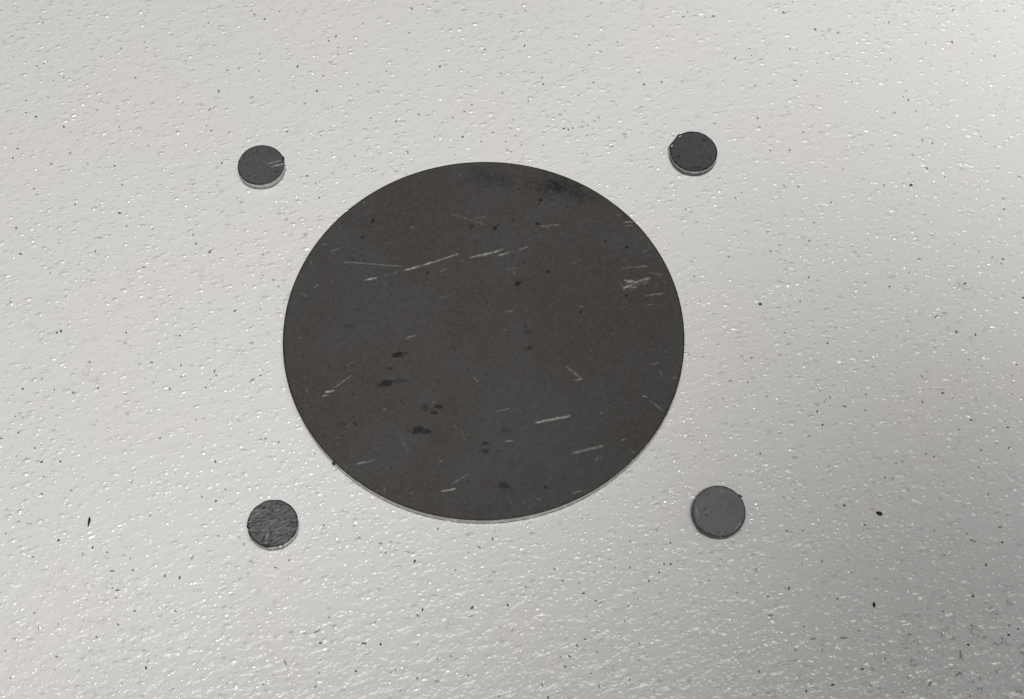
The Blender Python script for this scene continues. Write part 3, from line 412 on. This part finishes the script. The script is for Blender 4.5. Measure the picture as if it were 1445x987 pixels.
def make_disc(name, R, t, n, m_face, m_edge, loc, segs, spots, nflecks, seed, wob, lip=0.22, drop=0.10,
              tilt=(0, 0), face_z=None, flecks=(0.1, 0.24), rim_dark=0.8, nib_fn=None):
    """R, t in mm.  Empty at the base > top_face, cut_edge"""
    root = bpy.data.objects.new(name, None)
    C.objects.link(root)
    root.empty_display_size = 0.01
    root.location = (loc[0] * MM, loc[1] * MM, loc[2] * MM)
    root.rotation_euler = (math.radians(tilt[0]), math.radians(tilt[1]), 0)
    pts, q, bd, ang = concentric(n)
    w = wobble(ang, seed, wob)
    va = np.arctan2(pts[:, 1], pts[:, 0])
    vr = np.hypot(pts[:, 0], pts[:, 1])
    wv = np.interp(va, ang, w, period=2 * np.pi)
    if nib_fn is not None:
        w = w + nib_fn(ang); wv = wv + nib_fn(va) * vr ** 8
    Ri = R - lip
    xy = pts * (Ri + wv)[:, None]
    z = np.full(len(xy), t)
    if face_z is not None: z = z + face_z(xy)
    # rolled lip outside the flat: three rings down to the sheared side
    nb = len(bd)
    verts = [np.column_stack([xy, z])]
    faces = [q]
    prev = bd
    cosb, sinb = np.cos(ang), np.sin(ang)
    zb = z[bd]
    base = len(xy)
    for fo, fz in ((0.45, 0.10), (0.82, 0.42), (1.0, 1.0)):
        rr = Ri + w + lip * fo
        verts.append(np.column_stack([rr * cosb, rr * sinb, zb - drop * fz]))
        cur = base + np.arange(nb); base += nb
        faces.append(np.stack([prev, cur, np.roll(cur, -1), np.roll(prev, -1)], -1))
        prev = cur
    V = np.vstack(verts); F = np.vstack(faces)
    top = np_mesh("top_face", V * MM, F, m_face, root)
    P2 = V[:, :2]
    bare = segments(P2, segs, seed=seed)
    stain = blots(P2, spots, seed) if spots else np.zeros(len(P2))
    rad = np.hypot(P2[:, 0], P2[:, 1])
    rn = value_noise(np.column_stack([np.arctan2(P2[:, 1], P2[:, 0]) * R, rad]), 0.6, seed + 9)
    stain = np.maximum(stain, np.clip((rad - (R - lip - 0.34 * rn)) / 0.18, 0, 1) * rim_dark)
    fl = dots(P2, nflecks, R, seed + 4, flecks[0], flecks[1], 0.3, 0.95)
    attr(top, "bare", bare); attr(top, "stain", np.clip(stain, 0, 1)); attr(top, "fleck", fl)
    # cut side and underside
    step = max(1, nb // 420)
    ea, ew, ez = ang[::step], w[::step], zb[::step]
    m = len(ea)
    rows = []
    er = np.random.default_rng(seed + 31)
    for i, fz in enumerate((1.0, 0.75, 0.5, 0.25, 0.0)):
        rr = Ri + ew + lip + (0.0 if i in (0,) else wobble(ea, seed + 40 + i, wob * 0.8) + er.normal(0, 0.012 * (1 + i * 0.4), m))
        top_z = ez - drop - 0.004
        rows.append(np.column_stack([rr * np.cos(ea), rr * np.sin(ea), top_z * fz]))
    rows.append(np.column_stack([(R * 0.5) * np.cos(ea), (R * 0.5) * np.sin(ea), np.zeros(m)]))
    EV = np.vstack(rows)
    EF = []
    for i in range(len(rows) - 1):
        a = i * m + np.arange(m)
        EF.append(np.stack([a, a + m, np.roll(a + m, -1), np.roll(a, -1)], -1))
    np_mesh("cut_edge", EV * MM, np.vstack(EF), m_edge, root)
    return root

def lump(name, mat, parent, centre, size, rot=0.0, seed=1, rough=0.35, lift=0.0):
    """small irregular solid, 42 vertices; centre and size in mm"""
    import bmesh
    bm = bmesh.new()
    bmesh.ops.create_icosphere(bm, subdivisions=2, radius=1.0)
    r = random.Random(seed); off = Vector((r.uniform(0, 50), r.uniform(0, 50), r.uniform(0, 50)))
    for v in bm.verts:
        k = 1 + rough * mnoise.noise(v.co * 1.7 + off) * 1.6
        p = v.co * k
        v.co = Vector((p.x * size[0], p.y * size[1], p.z * size[2]))
    bm.transform(Matrix.Rotation(math.radians(rot), 4, 'Z'))
    bm.transform(Matrix.Translation(Vector(centre)))
    bm.transform(Matrix.Scale(MM, 4))
    me = bpy.data.meshes.new(name); bm.to_mesh(me); bm.free()
    me.polygons.foreach_set("use_smooth", [True] * len(me.polygons))
    me.materials.append(mat)
    o = bpy.data.objects.new(name, me); C.objects.link(o)
    if parent: o.parent = parent
    return o

T = 2.4
def nicks(seed, n, lo, hi):
    r = np.random.default_rng(seed); q = [(r.uniform(-np.pi, np.pi), r.uniform(0.003, 0.009), r.uniform(lo, hi)) for _ in range(n)]
    q += [(math.radians(48), 0.006, -0.14), (math.radians(-44), 0.010, -0.12), (math.radians(-38), 0.007, -0.10), (math.radians(-52), 0.006, -0.12)]
    def f(a):
        o = np.zeros_like(a)
        for a0, w, h in q:
            d = (a - a0 + np.pi) % (2 * np.pi) - np.pi
            o += h * np.exp(-(d / w) ** 2)
        return o
    return f
# the large plate
segs_big = [(a, b, c, d, w * 0.80, s * 0.84) for a, b, c, d, w, s in SCRATCHES] + micro(70, 47, 21, 14, 18, 0.5, 3.2, 0.08, 0.14, 0.05, 0.18) \
    + micro(90, 49.6, 22, 20, 60, 0.3, 1.6, 0.09, 0.18, 0.08, 0.28, rmin=0.9) \
    + micro(160, 49, 23, 0, 90, 0.15, 0.4, 0.09, 0.2, 0.08, 0.3)
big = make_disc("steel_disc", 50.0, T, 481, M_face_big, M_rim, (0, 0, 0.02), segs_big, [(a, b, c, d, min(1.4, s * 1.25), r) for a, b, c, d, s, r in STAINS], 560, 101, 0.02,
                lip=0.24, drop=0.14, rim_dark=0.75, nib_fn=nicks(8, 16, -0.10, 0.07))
tag(big, "large dark scratched steel disc lying in the middle of the white bench top", "steel disc")
lump("burr", M_burr, big, (-35.7, -35.0, 1.5), (0.55, 0.40, 0.7), 40, 5)

def nib(a0, width, h):
    a0 = math.radians(a0); w = math.radians(width)
    def f(a):
        d = (a - a0 + np.pi) % (2 * np.pi) - np.pi
        return h * np.exp(-(d / w) ** 2)
    return f

G = "small round steel slugs set around the large disc"
# far left slug
sA = make_disc("steel_slug", 6.15, T, 131, M_face_a, M_edge_a, (-58.8, 49.0, 0.02),
               [(2.9, -0.55, 5.9, 0.35, 0.20, 0.95), (2.6, -0.75, 3.2, -0.6, 0.12, 0.4), (1.6, 0.3, 5.2, 1.2, 0.22, 0.42), (2.0, 0.1, 3.0, 0.4, 0.16, 0.4),
                (-5.0, 0.3, -3.6, -0.1, 0.1, 0.25), (-1.6, -3.0, -0.4, -3.4, 0.16, 0.22), (-2.8, -2.2, -2.2, -3.0, 0.12, 0.2)]
               + micro(30, 5.6, 31, 30, 60, 0.3, 1.3, 0.07, 0.12, 0.06, 0.2),
               [(3.8, 0.45, 1.6, 0.35, 0.5, 15), (-4.2, 0.2, 0.9, 0.25, 0.5, -15), (-1.3, 4.4, 0.3, 0.6, 0.5, 0), (2.0, 4.0, 0.3, 0.7, 0.5, 0),
                (-1.0, -3.6, 0.3, 0.8, 0.5, 0), (-3.0, -3.4, 0.5, 0.3, 0.45, 0), (4.4, -2.2, 0.9, 0.5, 0.4, 30), (-2.4, 3.6, 0.4, 0.4, 0.4, 0)], 30, 201, 0.03,
               lip=0.2, drop=0.12)
tag(sA, "small grey steel slug with two pale scratches near its right edge and a spiky burr", "steel slug", G)
bA = lump("burr", M_burr, sA, (5.75, 2.05, 2.45), (0.28, 0.45, 0.55), 20, 8, 0.5)
lump("bright_tip", M_bare, bA, (5.85, 2.15, 3.0), (0.10, 0.16, 0.12), 20, 9, 0.4)
# far right slug
sB = make_disc("steel_slug", 6.25, T, 131, M_face_b, M_edge_b, (54.9, 53.2, 0.02),
               [(0.8, -0.3, 1.2, -0.2, 0.16, 0.3), (3.0, 2.3, 2.8, 1.0, 0.14, 0.2)] + micro(26, 5.6, 33, 60, 60, 0.3, 1.0, 0.07, 0.12, 0.05, 0.15),
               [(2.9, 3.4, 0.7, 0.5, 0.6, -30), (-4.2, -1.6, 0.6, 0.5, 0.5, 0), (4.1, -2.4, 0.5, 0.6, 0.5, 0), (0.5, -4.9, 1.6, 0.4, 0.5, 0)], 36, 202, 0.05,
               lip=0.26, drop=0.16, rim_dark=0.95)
tag(sB, "small blackish steel slug with two dark nubs on its upper left rim", "steel slug", G)
b1 = lump("burr", M_burr, sB, (-3.55, 4.98, 2.2), (0.85, 0.44, 0.32), 30, 12, 0.4)
lump("bright_tip", M_bare, b1, (-3.40, 4.72, 2.46), (0.46, 0.15, 0.10), 30, 13, 0.3)  # pale lump stands in for the glint on this nub
b2 = lump("burr", M_burr, sB, (-5.85, 1.70, 2.1), (0.42, 1.0, 0.36), -14, 14, 0.4)
lump("bright_tip", M_bare, b2, (-5.66, 1.72, 2.42), (0.19, 0.50, 0.11), -22, 15, 0.3)  # second nub: its glint is likewise put in as a pale lump
# near left slug: scored all over and dented
def dents(xy):
    n1 = value_noise(np.column_stack([xy[:, 0] * 0.45 + xy[:, 1] * 0.25, xy[:, 1] * 1.0 - xy[:, 0] * 0.42]), 0.42, 77)
    n2 = value_noise(xy, 1.3, 78)
    d = np.hypot((xy[:, 0] + 0.9) / 1.0, (xy[:, 1] + 3.6) / 2.2)
    tri = np.clip(1.1 - d, 0, 1)
    e = np.clip(1.3 - np.hypot((xy[:, 0] + 1.3) / 0.9, (xy[:, 1] + 5.5) / 0.8), 0, 1)
    return (n1 - 0.5) * 0.16 + (n2 - 0.5) * 0.10 - tri * 0.25 - e * 0.45
sC = make_disc("steel_slug", 6.0, T, 151, M_face_c, M_edge_a, (-49.4, -50.7, 0.02),
               [(0.2, 2.9, 1.6, 3.5, 0.12, 0.6), (-0.7, 0.2, 0.9, 0.9, 0.13, 0.65), (0.8, -1.6, 3.0, -0.7, 0.12, 0.55), (2.6, -1.0, 3.9, 0.1, 0.16, 0.6), (-2.5, 3.2, -1.4, 3.5, 0.12, 0.5),
                (-4.1, 2.0, -3.0, 2.4, 0.13, 0.5), (-1.5, -4.2, -0.6, -2.2, 0.2, 0.42), (-0.3, -3.1, 0.2, -3.8, 0.14, 0.5), (3.9, 1.8, 5.2, 2.7, 0.13, 0.4), (-2.6, -0.3, -1.6, 0.2, 0.12, 0.4)]
               + micro(230, 5.7, 35, 26, 18, 0.4, 1.9, 0.05, 0.09, 0.10, 0.42),
               [(-1.9, -4.0, 0.35, 1.8, 0.8, -12), (-0.1, -3.0, 0.3, 1.2, 0.7, 20), (-1.5, -5.6, 0.8, 0.5, 1.1, 0), (-2.3, 3.9, 0.5, 0.5, 0.8, 0), (-0.4, 3.4, 0.3, 0.6, 0.7, 30),
                (4.6, 0.4, 0.6, 0.3, 0.8, 10), (4.6, -0.9, 0.6, 0.25, 0.7, 10), (-3.7, -2.4, 0.7, 0.4, 0.6, -40), (1.2, -1.1, 0.9, 0.22, 0.7, 15), (0.0, 1.1, 0.9, 0.2, 0.6, 25),
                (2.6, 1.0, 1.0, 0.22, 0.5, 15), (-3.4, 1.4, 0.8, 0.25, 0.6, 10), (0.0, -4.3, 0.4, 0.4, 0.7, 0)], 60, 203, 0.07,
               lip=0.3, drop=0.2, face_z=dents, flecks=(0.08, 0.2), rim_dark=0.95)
tag(sC, "small steel slug with a roughly scored brushed face and a chipped lower rim", "steel slug", G)
lump("bright_chip", M_bare, sC, (2.25, -5.75, 2.2), (0.55, 0.42, 0.34), 20, 21, 0.4)
lump("bright_chip", M_bare, sC, (3.3, -5.15, 2.05), (0.42, 0.26, 0.26), 30, 22, 0.4)
lump("bright_chip", M_bare, sC, (-6.0, 0.35, 1.35), (0.20, 0.30, 0.42), 0, 23, 0.4)
lump("burr", M_burr, sC, (-5.95, -0.45, 1.6), (0.28, 0.40, 0.5), 0, 24, 0.4)
# near right slug: pale smooth face, tipped a little towards the viewer
sD = make_disc("steel_slug", 6.3, 2.1, 131, M_face_d, M_edge_d, (56.0, -47.6, 0.62),
               [(4.2, -3.9, 5.2, -2.5, 0.16, 0.42), (3.4, -4.5, 4.2, -3.9, 0.14, 0.4), (0.7, 4.9, 1.5, 4.6, 0.25, 0.32), (-5.3, 1.0, -5.1, -0.8, 0.14, 0.42), (-5.1, -1.0, -4.8, -1.9, 0.12, 0.3), (-2.9, -0.2, -2.4, -0.3, 0.2, 0.25)]
               + micro(40, 5.8, 37, 40, 70, 0.3, 1.2, 0.07, 0.13, 0.05, 0.2),
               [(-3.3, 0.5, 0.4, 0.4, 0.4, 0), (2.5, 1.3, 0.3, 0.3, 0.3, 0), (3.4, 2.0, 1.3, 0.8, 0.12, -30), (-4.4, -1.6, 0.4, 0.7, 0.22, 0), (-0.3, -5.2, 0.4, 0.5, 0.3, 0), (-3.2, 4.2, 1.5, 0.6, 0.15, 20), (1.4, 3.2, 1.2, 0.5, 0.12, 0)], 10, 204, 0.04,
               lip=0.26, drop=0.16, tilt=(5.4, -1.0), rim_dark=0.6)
tag(sD, "small pale grey smooth steel slug with a dark thorn on its upper right rim", "steel slug", G)
lump("burr", M_burr, sD, (5.15, 3.75, 1.9), (0.70, 0.22, 0.26), -28, 31, 0.3)

# ------------------------------------------------------------------ loose specks on the coating
def grit_mesh(name, mat, items, seed):
    """many flattened crumbs joined: (x, y, length, angle, radius) in mm"""
    r = random.Random(seed)
    verts, faces = [], []
    for x, y, L, a, rad in items:
        b = len(verts); nseg = 8
        hx = max(L / 2, rad); hy = rad * (0.8 if L else 1.0)
        ca, sa = math.cos(math.radians(a)), math.sin(math.radians(a))
        hz = rad * 0.34
        for zf, sf in ((-0.35, 0.9), (0.45, 1.0), (0.9, 0.6)):
            for i in range(nseg):
                t = i / nseg * 2 * math.pi
                k = sf * r.uniform(0.72, 1.22)
                px, py = hx * math.cos(t) * k, hy * math.sin(t) * k
                verts.append(((x + px * ca - py * sa) * MM, (y + px * sa + py * ca) * MM, hz * zf * MM))
        for ring in range(2):
            for i in range(nseg):
                p, q2 = b + ring * nseg + i, b + ring * nseg + (i + 1) % nseg
                faces.append((p, q2, q2 + nseg, p + nseg))
        faces.append(tuple(b + 2 * nseg + i for i in range(nseg)))
    return tag(link_mesh(name, verts, faces, mat, None, smooth=True), kind="stuff")

black, grey, pale = [], [], []
for i, (x, y, L, a) in enumerate(SPECKS):
    u = rng.random()
    rad = 0.19 + 0.14 * rng.random()
    aa = a if L else rng.uniform(-90, 90)
    LL = L if L else rad * 2 * rng.uniform(0.9, 1.7)
    (pale if L > 1.25 else black if (u < 0.09 or (L and u < 0.5)) else grey if u < 0.52 else pale).append((x, y, LL, aa, rad if not L else 0.3 if L > 1.25 else 0.2))
def clear(x, y):
    if math.hypot(x, y) < 51.5: return False
    return all(math.hypot(x - px, y - py) > 7 for px, py in ((-58.8, 49), (54.9, 53.2), (-49.4, -50.7), (56, -47.7)))
n = 0
while n < 560:
    x, y = rng.uniform(-175, 175), rng.uniform(-130, 140)
    if not clear(x, y): continue
    n += 1
    rad = 0.09 + 0.13 * rng.random() ** 2
    (grey if rng.random() < 0.5 else pale).append((x, y, rad * 2 * rng.uniform(1, 2.0), rng.uniform(-90, 90), rad))
grit_mesh("black_grit", M_grit_black, black, 1)
grit_mesh("grey_grit", M_grit_grey, grey, 2)
grit_mesh("pale_dust", M_grit_pale, pale, 3)

# the larger crumbs, each on its own
def crumb(name, x, y, sx, sy, rot, seed, label, cat):
    o = lump(name, M_crumb, None, (0, 0, 0), (sx, sy, min(sx, sy) * 0.8), rot, seed, 0.4)
    o.location = (x * MM, y * MM, min(sx, sy) * 0.5 * MM)
    return tag(o, label, cat)
crumb("metal_splinter", -93.35, -49.5, 1.15, 0.27, 86, 51, "thin black splinter standing upright in the picture, left of the scored slug", "splinter")
crumb("metal_crumb", 94.4, -47.4, 0.75, 0.40, -28, 52, "black elongated crumb on the shaded coating, right of the pale slug", "crumb")
crumb("metal_crumb", 91.0, -69.9, 0.34, 0.58, 0, 53, "black oval crumb in the dim lower right of the bench top", "crumb")
crumb("metal_crumb", 111.7, 44.2, 0.44, 0.30, 15, 54, "black crumb on the bright coating, right of the nubbed slug", "crumb")
crumb("metal_crumb", 69.8, 8.9, 0.40, 0.32, 0, 55, "rounded black crumb just right of the large disc", "crumb")
